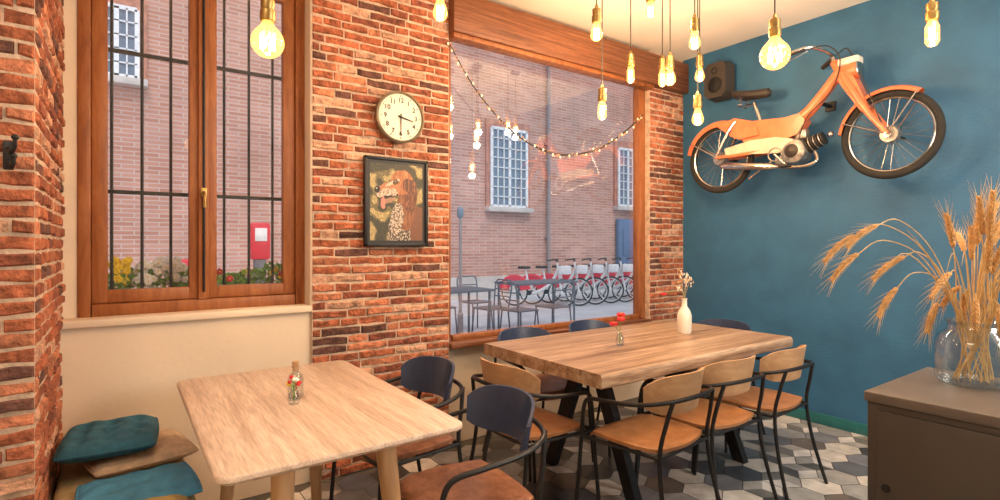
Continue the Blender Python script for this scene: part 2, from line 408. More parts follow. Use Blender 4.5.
# ---------------------------------------------------------------- dining chairs
def chair_mb(back,seatm):
    mb=MB()
    n=18; vs=[];fs=[]
    def seatpt(i,k,top):
        u=-1+2*i/n; v=-1+2*k/n
        x=u*math.sqrt(1-v*v*.25); y=v*math.sqrt(1-u*u*.25)
        z=.450+.012*(x*x)-.006+ (-.02*max(0,v-.7)/.3*max(0,v-.7)/.3)+.012*max(0,-v-.6)
        e=max(abs(u),abs(v)); q=1
        if top: z+=.022-(.007 if e>.99 else 0)
        if e>.99: q=.985
        return V((x*.222*q,y*.212*q,z))
    for top in (1,0):
        for i in range(n+1):
            for k in range(n+1): vs.append(seatpt(i,k,top))
    m=(n+1)**2
    for i in range(n):
        for k in range(n):
            a=i*(n+1)+k; fs.append((a,a+n+1,a+n+2,a+1)); fs.append((m+a,m+a+1,m+a+n+2,m+a+n+1))
    for i in range(n):
        for a,b in ((i,i+1),(n*(n+1)+i,n*(n+1)+i+1),(i*(n+1),(i+1)*(n+1)),(i*(n+1)+n,(i+1)*(n+1)+n)): fs.append((a,b,m+b,m+a))
    mb.add(vs,fs,seatm)
    half=[(.245,.235,.0),(.235,.215,.25),(.23,.20,.46),(.232,.185,.58),(.24,.15,.628),(.25,.06,.642),(.25,-.08,.655),(.225,-.18,.672),(.15,-.245,.685),(0,-.272,.69)]
    pts=half+[(-x,y,z) for x,y,z in half[::-1][1:]]
    mb.tube(pts,.0095,M_black,10,4)
    for s in(1,-1):
        mb.tube([(s*.235,-.29,0),(s*.21,-.225,.25),(s*.195,-.20,.45),(s*.185,-.222,.58),(s*.165,-.245,.685)],.0095,M_black,10,4)
        mb.tube([(s*.23,.20,.44),(s*.197,-.20,.44)],.009,M_black,8)
    mb.tube([(-.23,.195,.44),(.23,.195,.44)],.009,M_black,8); mb.tube([(-.197,-.2,.44),(.197,-.2,.44)],.009,M_black,8)
    na,nh=22,8; vs=[];fs=[]
    for side in(0,1):
        for i in range(na+1):
            u=-1+2*i/na; an=u*.98
            for k in range(nh+1):
                v=-1+2*k/nh
                hh=.088*(1-abs(u)**5*.5); rr=.256-(.012 if side else 0)+.014*v
                vs.append(V((rr*math.sin(an),-rr*math.cos(an)*1.0+.012,.702+v*hh-.014*u*u)))
    m=(na+1)*(nh+1)
    for i in range(na):
        for k in range(nh):
            a=i*(nh+1)+k; fs.append((a,a+1,a+nh+2,a+nh+1)); fs.append((m+a,m+a+nh+1,m+a+nh+2,m+a+1))
    for i in range(na):
        for k in (0,nh):
            a=i*(nh+1)+k;b=a+nh+1; fs.append((a,b,m+b,m+a))
    for k in range(nh):
        for i in (0,na):
            a=i*(nh+1)+k;b=a+1; fs.append((a,b,m+b,m+a))
    mb.add(vs,fs,back)
    return mb
ch_t=None;ch_b=None
chairs=[(2.03,1.66,5,'t'),(2.50,1.68,-2,'t'),(2.99,1.66,3,'t'),(1.68,2.09,-88,'t'),
        (1.00,1.64,86,'b'),(1.04,2.27,94,'b'),(2.15,2.60,178,'b'),(2.76,2.60,183,'b'),(3.42,2.22,92,'b')]
for x,y,a,k in chairs:
    if k=='t':
        if ch_t is None: ch_t=chair_mb(M_tan,M_leather).build('dining_chair',(x,y,0),math.radians(a)); continue
        inst(ch_t,'dining_chair',(x,y,0),math.radians(a))
    else:
        if ch_b is None: ch_b=chair_mb(M_bback,M_leather2).build('dining_chair',(x,y,0),math.radians(a)); continue
        inst(ch_b,'dining_chair',(x,y,0),math.radians(a))
# ---------------------------------------------------------------- small table
def rounded_slab(mb,x0,x1,y0,y1,z0,z1,r,mat,bev=.006):
    pts=[]
    for cx,cy,a0 in((x1-r,y1-r,0),(x0+r,y1-r,pi/2),(x0+r,y0+r,pi),(x1-r,y0+r,1.5*pi)):
        for k in range(9):
            a=a0+k*pi/16; pts.append((math.cos(a),math.sin(a),cx,cy))
    rings=[(r-bev*2.5,z0),(r,z0+bev*2),(r,z1-bev),(r-bev*.4,z1-bev*.3),(r-bev,z1)]
    vs=[];n=len(pts)
    for rr,z in rings:
        for ca,sa,cx,cy in pts: vs.append((cx+ca*rr,cy+sa*rr,z))
    fs=[list(range(n))[::-1],[4*n+i for i in range(n)]]
    for j in range(4):
        for i in range(n): fs.append((j*n+i,j*n+(i+1)%n,(j+1)*n+(i+1)%n,(j+1)*n+i))
    mb.add(vs,fs,mat)
mb=MB(); tx,ty=.56,2.09
rounded_slab(mb,-.368,.368,-.60,.60,.733,.76,.045,M_toplight)
for sx in(1,-1):
    for sy in(1,-1):
        a=V((sx*.16,sy*.40,.733)); b=V((sx*.205,sy*.50,0))
        mb.tube([a,b],[.036,.021],M_legwood,14)
    mb.rbox((sx*.165,0,.705),(.03,.80,.05),M_legwood,.004)
for sy in(1,-1): mb.rbox((0,sy*.39,.705),(.31,.03,.05),M_legwood,.004)
mb.build('cafe_table',(tx,ty,0))
# ---------------------------------------------------------------- long table
mb=MB(); cx,cy=2.62,2.165
n=40; vs=[];fs=[]
def edge(i,sgn):
    x=-.86+1.72*i/n; return V((x,sgn*(.475+.006*noise.noise(V((x*5,sgn*3,0)))),0))
prof=[(.0,.695),(.004,.70),(.006,.74),(.0,.754),(-.006,.76)]
for i in range(n+1):
    e0=edge(i,-1);e1=edge(i,1)
    for d,z in prof: vs.append((e0.x,e0.y-d,z))
    for d,z in prof[::-1]: vs.append((e1.x,e1.y+d,z))
q=10
for i in range(n):
    for k in range(q): fs.append((i*q+k,(i+1)*q+k,(i+1)*q+(k+1)%q,i*q+(k+1)%q))
fs.append(list(range(q))); fs.append([n*q+k for k in range(q)])
mb.add(vs,fs,M_toplong)
for ex in(-.46,.52):
    for s in(1,-1):
        top=V((ex,s*.06,.69)); bot=V((ex,s*.33,.0)); 
        d=(top-bot).normalized(); wv=V((0,d.z,-d.y))*.04; tv=V((.025,0,0))
        vs=[top-wv-tv,top+wv-tv,top+wv+tv,top-wv+tv,bot-wv*1.0-tv,bot+wv-tv,bot+wv+tv,bot-wv+tv]
        for k in(4,5,6,7): vs[k]=V((vs[k].x,vs[k].y,0.0))
        mb.add(vs,[(0,1,2,3),(7,6,5,4),(0,4,5,1),(1,5,6,2),(2,6,7,3),(3,7,4,0)],M_black)
    mb.rbox((ex,0,.688),(.10,.62,.012),M_black,.003)
mb.build('dining_table',(cx,cy,0))
# ---------------------------------------------------------------- bench + cushions
M_yel=pm('ochre_fabric',(.50,.40,.22),.85,var=.15,scale=40,bump=.3,bscale=200)
M_teal=pm('teal_fabric',(.02,.12,.20),.8,var=.2,scale=30,bump=.4,bscale=250)
M_bfab=pm('blue_fabric',(.06,.26,.45),.8,var=.25,scale=18,bump=.4,bscale=200)
M_beige=pm('beige_fabric',(.62,.45,.31),.85,var=.18,scale=40,bump=.5,bscale=200)
M_must=pm('mustard_fabric',(.48,.35,.13),.85,var=.2,scale=40,bump=.5,bscale=200)
mb=MB(); mb.rbox((.01,1.98,.18),(.42,2.18,.34),M_legwood,.008); mb.rbox((.01,1.98,.39),(.43,2.19,.08),M_yel,.025,seg=4)
mb.build('banquette_bench')
def pillow(name,c,size,mat,rz=0,tilt=(0,0),tuft=False,wr=.006,p=5):
    mb=MB(); n=36; vs=[];fs=[]
    for top in(1,-1):
        for i in range(n+1):
            for k in range(n+1):
                u=-1+2*i/n;v=-1+2*k/n
                f=max(0,(1-abs(u)**p)*(1-abs(v)**p))**.42
                x=u*(1-.05*v*v*abs(u));y=v*(1-.05*u*u*abs(v))
                z=top*f*size[2]/2
                if tuft and top>0:
                    for bx in(-.55,0,.55):
                        for by in(-.55,0,.55):
                            d=(u-bx)**2+(v-by)**2; z-=size[2]*.30*math.exp(-d/.018)
                if top>0: z+=wr*noise.noise(V((u*3+c[0]*9,v*3+c[1]*7,top)))*f*2
                vs.append((x*size[0]/2,y*size[1]/2,z))
    m=(n+1)**2
    for i in range(n):
        for k in range(n):
            a=i*(n+1)+k; fs.append((a,a+n+1,a+n+2,a+1)); fs.append((m+a,m+a+1,m+a+n+2,m+a+n+1))
    mb.add(vs,fs,mat)
    ring=[]
    for i in range(n+1): ring.append(vs[i*(n+1)])
    for k in range(1,n+1): ring.append(vs[n*(n+1)+k])
    for i in range(n-1,-1,-1): ring.append(vs[i*(n+1)+n])
    for k in range(n-1,-1,-1): ring.append(vs[k])
    mb.tube(ring,.005,mat,6)
    o=mb.build(name,c,rz,sharp=60); o.rotation_euler=(tilt[0],tilt[1],rz); return o
pillow('beige_cushion',(.06,2.76,.464),(.37,.38,.062),M_beige,.2)
pillow('teal_cushion',(-.035,2.76,.542),(.33,.40,.075),M_teal,-.06,tuft=True)
pillow('blue_cushion',(.055,2.355,.453),(.36,.34,.038),M_bfab,.08,wr=.006)
pillow('mustard_cushion',(.0,2.02,.472),(.36,.28,.075),M_must,-.08)
# ---------------------------------------------------------------- cabinet
M_cab=pm('grey_metal',(.062,.052,.047),.40,var=.06,scale=6); M_cab2=pm('grey_metal_top',(.13,.108,.095),.4,var=.08,scale=8)
mb=MB(); bx0,bx1,by0,by1=1.865,2.42,-.55,.69; dz=.018
mb.rbox(((bx0+bx1)/2,(by0+by1)/2,.865+dz),(bx1-bx0,by1-by0,.03),M_cab2,.004)
mb.rbox(((bx0+bx1)/2+.006,(by0+by1)/2,.455+dz),(bx1-bx0-.012,by1-by0-.01,.79),M_cab,.004)
for k in range(2):
    ya0=by1-.03-k*.61; mb.rbox((bx0+.004,ya0-.295,.455+dz),(.016,.58,.75),M_cab,.004)
mb.cyl((bx0-.006,by1-.06,.62),(bx0+.004,by1-.06,.62),.012,M_black)
for x in(bx0+.05,bx1-.05):
    for y in(by0+.05,by1-.05): mb.cyl((x,y,0),(x,y,.085),.018,M_black)
mb.build('storage_cabinet')
# jar + wheat
M_jar=thin_glass('jar_glass',(.93,.95,.95),.05,edge=.45)
M_wh=pm('wheat',(.66,.38,.15),.7,var=.25,scale=60); M_stem=pm('wheat_stem',(.66,.45,.20),.6,var=.2,scale=60)
jc=V((2.235,.515,.8985))
mb=MB()
out=[(0,.002),(.085,.002),(.098,.012),(.10,.05),(.10,.125),(.092,.155),(.07,.175),(.066,.19),(.075,.205)]
inn=[(.072,.205),(.062,.19),(.066,.173),(.088,.15),(.095,.12),(.095,.05),(.09,.016),(0,.014)]
mb.lathe(out+inn,jc,M_jar,36)
mb.build('glass_vase')
mb=MB()
R_=V((.815,-.579,0)); F_=V((.579,.815,0)); U_=V((0,0,1))
rnd=random.Random(5)
def ear(end,dd,L):
    n1=dd.cross(V((.3,.8,.1))).normalized(); n2=dd.cross(n1); nk=15; dr=dd.copy(); p=end.copy()
    for i in range(nk):
        dr=(dr+V((0,0,-.05))).normalized(); p=p+dr*(L/nk)
        for s in(0,1,2,3):
            a=s*pi/2+i*.8; off=(n1*math.cos(a)+n2*math.sin(a))
            kd=(dr+off*.4).normalized(); rot=V((0,0,1)).rotation_difference(kd).to_matrix()
            q=1.1-.6*abs(i/nk-.4)
            mb.ball(p+off*.0055*q,(.0038*q,.0038*q,.009*q),M_wh,5,rot)
            if s%2==0: mb.tube([p+off*.006,p+off*.014+kd*.03+dr*.035],[.0008,.0002],M_stem,3)
def stalk(r,u,f,L):
    off=R_*r+F_*f+U_*u
    base=jc+V((rnd.uniform(-.05,.05),rnd.uniform(-.05,.05),.018))
    hd=(R_*r+F_*f); hd=hd.normalized() if hd.length>.01 else V((0,0,0))
    neck=jc+V((0,0,.195))+hd*.04
    tip=jc+off; h=tip-neck
    m1=neck+h*.35+U_*(.05+abs(r)*.22); m2=neck+h*.75+U_*(.03+abs(r)*.20)
    pts=[base,neck,m1,m2,tip]
    mb.tube(pts,.0018,M_stem,5,5); d=(tip-m2).normalized(); ear(tip,d,L)
for r,u,f,L in [(-.38,.50,.0,.13),(-.35,.44,.03,.12),(-.33,.53,-.03,.12),(-.23,.33,.02,.11),(-.19,.43,.04,.12),(-.09,.38,-.02,.11),(-.10,.28,.02,.10),
              (-.04,.46,.03,.11),(.0,.50,-.03,.12),(.03,.42,.04,.11),(.05,.52,.0,.12),(.08,.46,.03,.11),(.10,.53,-.02,.12),(.06,.34,-.05,.1),(.0,.33,.05,.1),(.12,.38,.0,.11),(.03,.27,-.05,.1),(.10,.28,.03,.1),(-.03,.30,-.04,.1),(.01,.38,-.04,.11),(.04,.47,.03,.11),(.08,.39,-.03,.11),(.07,.50,.03,.12)]: stalk(r,u-.02,f,L)
for i in range(14): stalk(rnd.uniform(.0,.24),rnd.uniform(.26,.48),rnd.uniform(-.06,.1),rnd.uniform(.09,.12))
for i in range(12):
    r=rnd.uniform(-.3,.2); off=R_*r+F_*rnd.uniform(-.06,.06)
    mb.tube([jc+V((0,0,.1)),jc+off*.2+U_*.25,jc+off*.7+U_*.42,jc+off+U_*rnd.uniform(.30,.5)],[.002,.0028,.002,.0004],M_stem,4,5)
mb.build('wheat_bouquet')
# ---------------------------------------------------------------- things on tables
M_cer=pm('white_ceramic',(.82,.76,.66),.3,var=.04); M_red=pm('red_petal',(.65,.02,.03),.5,var=.2,scale=50); M_green=pm('leaf_green',(.16,.34,.06),.6,var=.3,scale=50)
M_white=pm('white_petal',(.88,.86,.82),.5); M_yell=pm('yellow_petal',(.90,.62,.03),.5); M_cork=pm('cork',(.50,.30,.16),.8,var=.2,scale=60)
mb=MB(); c=V((3.04,2.17,.76))
mb.lathe([(0,.0),(.040,0),(.046,.012),(.046,.12),(.036,.15),(.018,.178),(.016,.22),(.021,.23),(.015,.23),(.012,.20),(0,.16)],c,M_cer,28)
for a,l in((0.3,.13),(1.4,.19),(2.5,.11),(4,.17),(5.2,.14)):
    e=c+V((.04*math.cos(a),.04*math.sin(a),.22+l)); mb.tube([c+V((0,0,.20)),c+V((.01*math.cos(a),.01*math.sin(a),.27)),e],.0013,M_stem,5,4)
    for k in range(12): mb.ball(e+V((rnd.uniform(-.014,.014),rnd.uniform(-.014,.014),rnd.uniform(-.05,.01))),(.005,.005,.008),M_cer if k%3 else M_wh,6)
e=c+V((-.125,.07,.26)); mb.tube([c+V((0,0,.20)),c+V((-.02,.01,.28)),e+V((.03,-.01,.01)),e],.0014,M_green,5,4)
mb.ball(e,(.022,.022,.010),M_red,10)
mb.build('flower_bottle_vase')
mb=MB(); c=V((2.37,2.13,.76))
mb.lathe([(0,.001),(.022,.001),(.026,.02),(.022,.05),(.014,.065),(.017,.075),(.012,.074),(.010,.064),(.018,.05),(.022,.02),(.018,.006),(0,.005)],c,M_jar,20)
for a,h,rr_ in((.5,.17,.03),(2.4,.12,.035),(4.2,.15,.02)):
    e=c+V((rr_*math.cos(a),rr_*math.sin(a),h)); mb.tube([c+V((0,0,.01)),c+V((0,0,.07)),e],.0015,M_green,5,4)
    for k in range(6):
        an=k*pi/3; mb.ball(e+V((.014*math.cos(an),.014*math.sin(an),.005)),(.013,.010,.012),M_red,8)
    mb.ball(e+V((0,0,.012)),.005,M_yell,6)
mb.build('poppy_bud_vase')
mb=MB(); c=V((.545,2.12,.76))
mb.lathe([(0,.001),(.026,.001),(.030,.01),(.030,.07),(.024,.09),(.012,.10),(.012,.118),(.016,.12),(.010,.121),(.009,.10),(.02,.088),(.026,.07),(.026,.012),(0,.006)],c,M_jar,24)
mb.lathe([(0,.105),(.010,.105),(.013,.14),(0,.141)],c,M_cork,14)
for k in range(26):
    a=rnd.uniform(0,6.28); r_=rnd.uniform(0,.018); mb.ball(c+V((r_*math.cos(a),r_*math.sin(a),.014+.055*k/26)),.006,[M_green,M_red,M_yell,M_white,M_stem][k%5],6)
mb.build('corked_glass_bottle')
mb=MB(); c=V((.52,2.045,.76))
mb.lathe([(0,.001),(.018,.001),(.022,.015),(.019,.04),(.012,.05),(.014,.058),(.010,.057),(.009,.05),(.015,.04),(.018,.015),(0,.006)],c,M_jar,20)
for k in range(7):
    a=k*.9; e=c+V((.02*math.cos(a),.02*math.sin(a),.075+.01*(k%3))); mb.tube([c+V((0,0,.01)),c+V((0,0,.055)),e],.001,M_green,4,3); mb.ball(e,.008,[M_red,M_white,M_red,M_yell][k%4],7)
mb.build('posy_bud_vase')
# ---------------------------------------------------------------- moped
M_or=pm('orange_paint',(.74,.20,.085),.28,var=.16,scale=12); M_tyre=pm('tyre_rubber',(.02,.018,.016),.8,bump=.3,bscale=120)
M_chr=pm('chrome',(.55,.53,.50),.25,metal=1,var=.2); M_eng=pm('engine_alloy',(.34,.32,.30),.4,metal=.7,var=.4,scale=30); M_crm=pm('cream_cover',(.70,.54,.40),.35,var=.12)
M_sad=pm('saddle',(.03,.022,.018),.5)
mb=MB(); PX=4.04
def Lm(s,t,w=0): return V((PX-w,2.535-s*.985,2.055+t))
def wheel(s,front):
    c=Lm(s,0)
    mb.torus(c,.262,(.024,.024),M_tyre,(1,0,0),56,10); mb.torus(c,.236,(.010,.017),M_chr,(1,0,0),56,8)
    for k in range(28):
        a=2*pi*k/28; b=a+(.35 if k%2 else -.35); w_=.028 if (k//2)%2 else -.028
        mb.tube([Lm(s+.03*math.cos(b),.03*math.sin(b),w_),Lm(s+.232*math.cos(a),.232*math.sin(a),0)],.0016,M_chr,4,caps=False)
    mb.cyl(Lm(s,0,-.05),Lm(s,0,.05),.022,M_chr); mb.lathe([(0,.03),(.05,.028),(.056,.015),(.056,-.015),(.05,-.028),(0,-.03)],c,M_eng,24,axis=(1,0,0))
    mb.cyl(Lm(s,0,-.085),Lm(s,0,.085),.008,M_chr)
wheel(0,False); wheel(1.21,True)
def fender(s,a0,a1,rad,wd,mat,lip=-.022):
    n=26; prof=[(-wd,lip),(-wd*.8,.0),(-wd*.35,.010),(0,.013),(wd*.35,.010),(wd*.8,.0),(wd,lip)]
    vs=[];fs=[];q=len(prof)
    for i in range(n+1):
        a=math.radians(a0+(a1-a0)*i/n)
        for w_,d in prof: vs.append(Lm(s+(rad+d)*math.cos(a),(rad+d)*math.sin(a),w_))
    for i in range(n):
        for k in range(q-1): fs.append((i*q+k,i*q+k+1,(i+1)*q+k+1,(i+1)*q+k))
    mb.add(vs,fs,mat)
fender(1.21,55,172,.300,.042,M_or); fender(0,20,168,.300,.05,M_or,-.045)
for w_ in(-.044,.044):
    mb.tube([Lm(1.21,0,w_*1.2),Lm(1.21+.292*math.cos(2.75),.292*math.sin(2.75),w_)],.004,M_chr,6)
    mb.tube([Lm(1.21,0,w_*1.2),Lm(1.21+.292*math.cos(1.0),.292*math.sin(1.0),w_)],.004,M_chr,6)
    mb.tube([Lm(0,0,w_*1.3),Lm(.296*math.cos(2.6),.296*math.sin(2.6),w_)],.005,M_chr,6)
    mb.tube([Lm(.935,.46,w_*.9),Lm(1.0,.34,w_*1.35),Lm(1.10,.16,w_*1.4),Lm(1.215,0,w_*1.6)],[.020,.022,.020,.014],M_or,10,4)
    mb.tube([Lm(0,0,w_*1.6),Lm(.28,.0,w_*1.5),Lm(.52,.03,w_*1.2)],[.012,.016,.018],M_or,8,3)
    mb.tube([Lm(0,.0,w_*1.7),Lm(.11,.20,w_*1.4),Lm(.16,.27,w_)],[.011,.016,.016],M_chr,10,3)
mb.prism([(.90,.50),(.98,.50),(1.03,.38),(1.10,.20),(1.06,.17),(.98,.30),(.91,.42)],lambda s,t:Lm(s,t,-.05),lambda s,t:Lm(s,t,.05),M_or)
mb.tube([Lm(.875,.56),Lm(.955,.38)],.028,M_or,14)
mb.lathe([(0,-.09),(.03,-.085),(.052,-.05),(.06,.0),(.06,.03)],Lm(1.0,.47),M_or,24,axis=(0,-1,.12)); mb.lathe([(.06,.03),(.064,.034),(.058,.04),(.05,.042),(0,.05)],Lm(1.0,.47),M_chr,24,axis=(0,-1,.12))
mb.rbox(Lm(.975,.535),(.09,.13,.05),M_cer,.012,seg=3)
mb.tube([Lm(.875,.54),Lm(.86,.60)],.016,M_chr,10)
hb=[Lm(.70,.60,.30),Lm(.80,.635,.22),Lm(.85,.625,.10),Lm(.865,.605,0),Lm(.85,.625,-.08),Lm(.80,.635,-.15),Lm(.74,.61,-.19)]
mb.tube(hb,.012,M_chr,10,5)
mb.tube([Lm(.66,.585,.325),Lm(.78,.628,.235)],.017,M_sad,12); mb.tube([Lm(.71,.60,-.20),Lm(.79,.632,-.16)],.017,M_sad,12)
mb.tube([Lm(.80,.61,.225),Lm(.72,.57,.27),Lm(.66,.55,.31)],.005,M_chr,6,3)
mb.tube([Lm(.80,.625,.22),Lm(.90,.63,.15),Lm(.94,.54,.07),Lm(.88,.35,.06),Lm(.72,.2,.06),Lm(.66,.05,.06)],.004,M_sad,6,6)
mb.tube([Lm(.80,.625,-.15),Lm(.93,.65,-.05),Lm(1.02,.50,.03),Lm(1.12,.25,.06),Lm(1.19,.03,.05)],.004,M_sad,6,6)
mb.tube([Lm(.90,.47),Lm(.80,.35),Lm(.68,.23),Lm(.52,.165),Lm(.30,.17),Lm(.10,.24)],[.036,.038,.042,.046,.042,.03],M_or,14,5)
mb.prism([(.0,.255),(.15,.30),(.30,.25),(.55,.23),(.66,.24),(.70,.18),(.64,.09),(.50,.06),(.32,.07),(.2,.12),(.08,.19)],lambda s,t:Lm(s,t,-.048),lambda s,t:Lm(s,t,.048),M_or)
mb.prism([(.08,.06),(.30,.095),(.50,.09),(.62,.06),(.64,-.0),(.52,-.03),(.30,-.01),(.10,-.01)],lambda s,t:Lm(s,t,.056),lambda s,t:Lm(s,t,.078),M_crm)
mb.prism([(.14,.22),(.34,.20),(.36,.13),(.20,.12),(.12,.16)],lambda s,t:Lm(s,t,.05),lambda s,t:Lm(s,t,.066),M_or)
mb.tube([Lm(.36,.20),Lm(.29,.40)],.014,M_chr,10)
n=14;m_=12;vs=[];fs=[]
for i in range(n+1):
    a=i/n; s_=.13+.30*a; wd=.105*(1-a)**.5*(.4+.6*min(1,(1-a)*1.2))+.022; wd*=math.sin(min(1,a*6)*pi/2)**.5 if a>0 else .05
    if i==n: wd=.006
    for k in range(m_):
        b=2*pi*k/m_; vs.append(Lm(s_,.455+.035*(1-a)**2+.036*math.sin(b)*(1 if 0<i<n else .2),wd*math.cos(b)))
for i in range(n):
    for k in range(m_): fs.append((i*m_+k,i*m_+(k+1)%m_,(i+1)*m_+(k+1)%m_,(i+1)*m_+k))
fs.append(list(range(m_)));fs.append([n*m_+k for k in range(m_)]); mb.add(vs,fs,M_sad)
for w_ in(-.05,.05):
    mb.tube([Lm(.2+.018*math.cos(k*1.05),.40+.006*k/2-.01,w_+.018*math.sin(k*1.05)) for k in range(24)],.003,M_chr,5)
mb.tube([Lm(.19,.385,-.06),Lm(.19,.385,.06)],.006,M_chr,6); mb.tube([Lm(.19,.385),Lm(.29,.39)],.008,M_chr,6)
mb.rbox(Lm(-.27,.12),(.05,.035,.05),M_red,.008)
mb.lathe([(0,.09),(.05,.088),(.085,.07),(.09,.05),(.09,-.05),(.08,-.07),(0,-.07)],Lm(.62,-.03),M_eng,28,axis=(-1,0,0))
mb.lathe([(0,.105),(.03,.10),(.05,.088)],Lm(.62,-.03),M_sad,20,axis=(-1,0,0))
for k in range(8): mb.lathe([(0,0),(.062-.002*k,0),(.062-.002*k,.007),(0,.007)],Lm(.69+.016*k,-.0+.006*k),M_sad if k%2 else M_eng,18,axis=(0,-1,.35))
mb.ball(Lm(.85,.06),.022,M_chr,10)
mb.rbox(Lm(.66,.09,.0),(.07,.08,.07),M_eng,.01)
mb.rbox(Lm(.55,-.08,.0),(.11,.14,.07),M_eng,.015)
mb.tube([Lm(.76,-.05,.03),Lm(.78,-.12,.05),Lm(.68,-.15,.06),Lm(.50,-.13,.06)],.013,M_chr,10,4)
mb.tube([Lm(.50,-.13,.06),Lm(.45,-.125,.07),Lm(.10,-.08,.08),Lm(.06,-.075,.08)],[.014,.030,.030,.014],M_chr,14)
mb.torus(Lm(.50,-.04,.085),.05,.005,M_eng,(1,0,0),24,6)
for sg in(1,-1):
    mb.tube([Lm(.50,-.04,sg*.09),Lm(.50+sg*.10,-.04-sg*.10,sg*.10)],.008,M_chr,8); mb.rbox(Lm(.50+sg*.10,-.04-sg*.10,sg*.14),(.07,.07,.022),M_sad,.006)
mb.tube([Lm(.50,-.04,-.09),Lm(.50,-.04,.09)],.01,M_chr,8)
mb.tube([Lm(.46,-.08,.05),Lm(.28,-.20,.06)],.008,M_chr,8)
for s_,t_ in((.30,.12),(.75,.31)):
    mb.tube([Lm(s_,t_,-.02),Lm(s_,t_,-(XW-PX)+.002)],.014,M_black,10); mb.rbox(Lm(s_,t_,-(XW-PX)+.008),(.012,.07,.07),M_black,.002)
for s_ in (0,1.21): mb.tube([Lm(s_,0,-.08),Lm(s_,0,-(XW-PX)+.002)],.009,M_black,8)
mb.build('wall_mounted_moped')
# ---------------------------------------------------------------- pendants
pend=[(.426,2.03,2.07,.056,'g'),(1.17,2.11,2.39,.033,'s'),(2.18,2.13,2.53,.034,'s'),(2.35,2.25,2.15,.030,'t'),(2.65,2.29,2.43,.028,'t'),
      (2.51,2.02,2.70,.030,'s'),(2.98,2.30,2.47,.030,'t'),(2.77,2.08,2.37,.034,'s'),(2.63,1.81,2.48,.032,'s'),(2.82,1.92,2.10,.034,'s'),(3.18,2.15,2.48,.032,'s'),(2.4,1.24,2.20,.064,'g'),(2.98,.83,2.30,.032,'t')]
for x,y,z,r,k in pend:
    mb=MB(); c=V((x,y,z))
    if k=='g': prof=[(0,-r)]+[(r*math.sin(a),-r*math.cos(a)) for a in [pi*i/14 for i in range(1,11)]]+[(r*.42,r*1.05),(.016,r*1.35)]; top=r*1.35
    elif k=='s': prof=[(0,-r*1.15)]+[(r*math.sin(a),-r*.1-r*1.05*math.cos(a)) for a in [pi*i/14 for i in range(1,9)]]+[(r*.8,r*.8),(r*.5,r*1.6),(.014,r*2.0)]; top=r*2.0
    else: prof=[(0,-r*1.9),(r*.55,-r*1.75),(r*.85,-r*1.2),(r*.85,r*.9),(r*.6,r*1.5),(.014,r*1.9)]; top=r*1.9
    mb.lathe(prof,c,M_bulb,24)
    fr=r*.42 if k!='t' else r*.3; fh=r*.5 if k=='g' else r*.9
    zz=[]
    for i in range(13): a=i*2*pi/12; zz.append(c+V((fr*math.cos(a),fr*math.sin(a),(fh if i%2 else -fh))))
    mb.tube(zz,.0022,M_fil,5)
    mb.tube([c+V((0,0,top)),c+V((0,0,0))],.0025,M_cork,6)
    g=1.2
    mb.lathe([(0,top-.004),(.019*g,top-.004),(.022*g,top+.004),(.022*g,top+.034),(.017*g,top+.038),(.020*g,top+.05),(.020*g,top+.072),(.009*g,top+.082),(.006*g,top+.098),(0,top+.1)],c,M_brass,20)
    mb.tube([c+V((0,0,top+.09)),V((x,y,H))],.0036,M_cord,6)
    mb.lathe([(0,0),(.045,0),(.05,-.006),(.05,-.025),(.035,-.032),(.006,-.038),(0,-.038)],V((x,y,H)),M_brass,24)
    mb.build('pendant_light')
    ld=bpy.data.lights.new('bulb_light','POINT'); ld.energy=9.5 if k!='g' else 12; ld.color=(1,.66,.38); ld.shadow_soft_size=.03
    lo=bpy.data.objects.new('bulb_lamp',ld); lo.location=(x,y,z-r*2.3); sc.collection.objects.link(lo)
# garland
M_led=pm('led',(1,.8,.5),emit=(1,.75,.4),es=1.5)
mb=MB(); P=[(1.75,3.05,2.68),(2.0,3.08,2.40),(2.35,3.09,2.14),(2.75,3.09,2.04),(3.15,3.09,2.12),(3.45,3.08,2.28),(3.70,3.06,2.47)]
pts=[V(p) for p in P]
for s in range(3):
    rr=random.Random(s); q=[p+V((0,rr.uniform(-.006,.006),rr.uniform(-.01,.01))) for p in pts]
    if s: q[0]=pts[0];q[-1]=pts[-1]
    mb.tube(q,.003,M_cord,5,8)
for i in range(110):
    t_=i/110*6; k=int(t_); f=t_-k
    p0=pts[max(k-1,0)];p1=pts[k];p2=pts[k+1];p3=pts[min(k+2,6)]
    p=.5*((2*p1)+(p2-p0)*f+(2*p0-5*p1+4*p2-p3)*f*f+(-p0+3*p1-3*p2+p3)*f**3)+V((0,random.uniform(-.01,.01),random.uniform(-.025,.015)))
    mb.ball(p,(.006,.006,.010),M_led if i%4==0 else M_cork,6)
mb.build('string_lights')
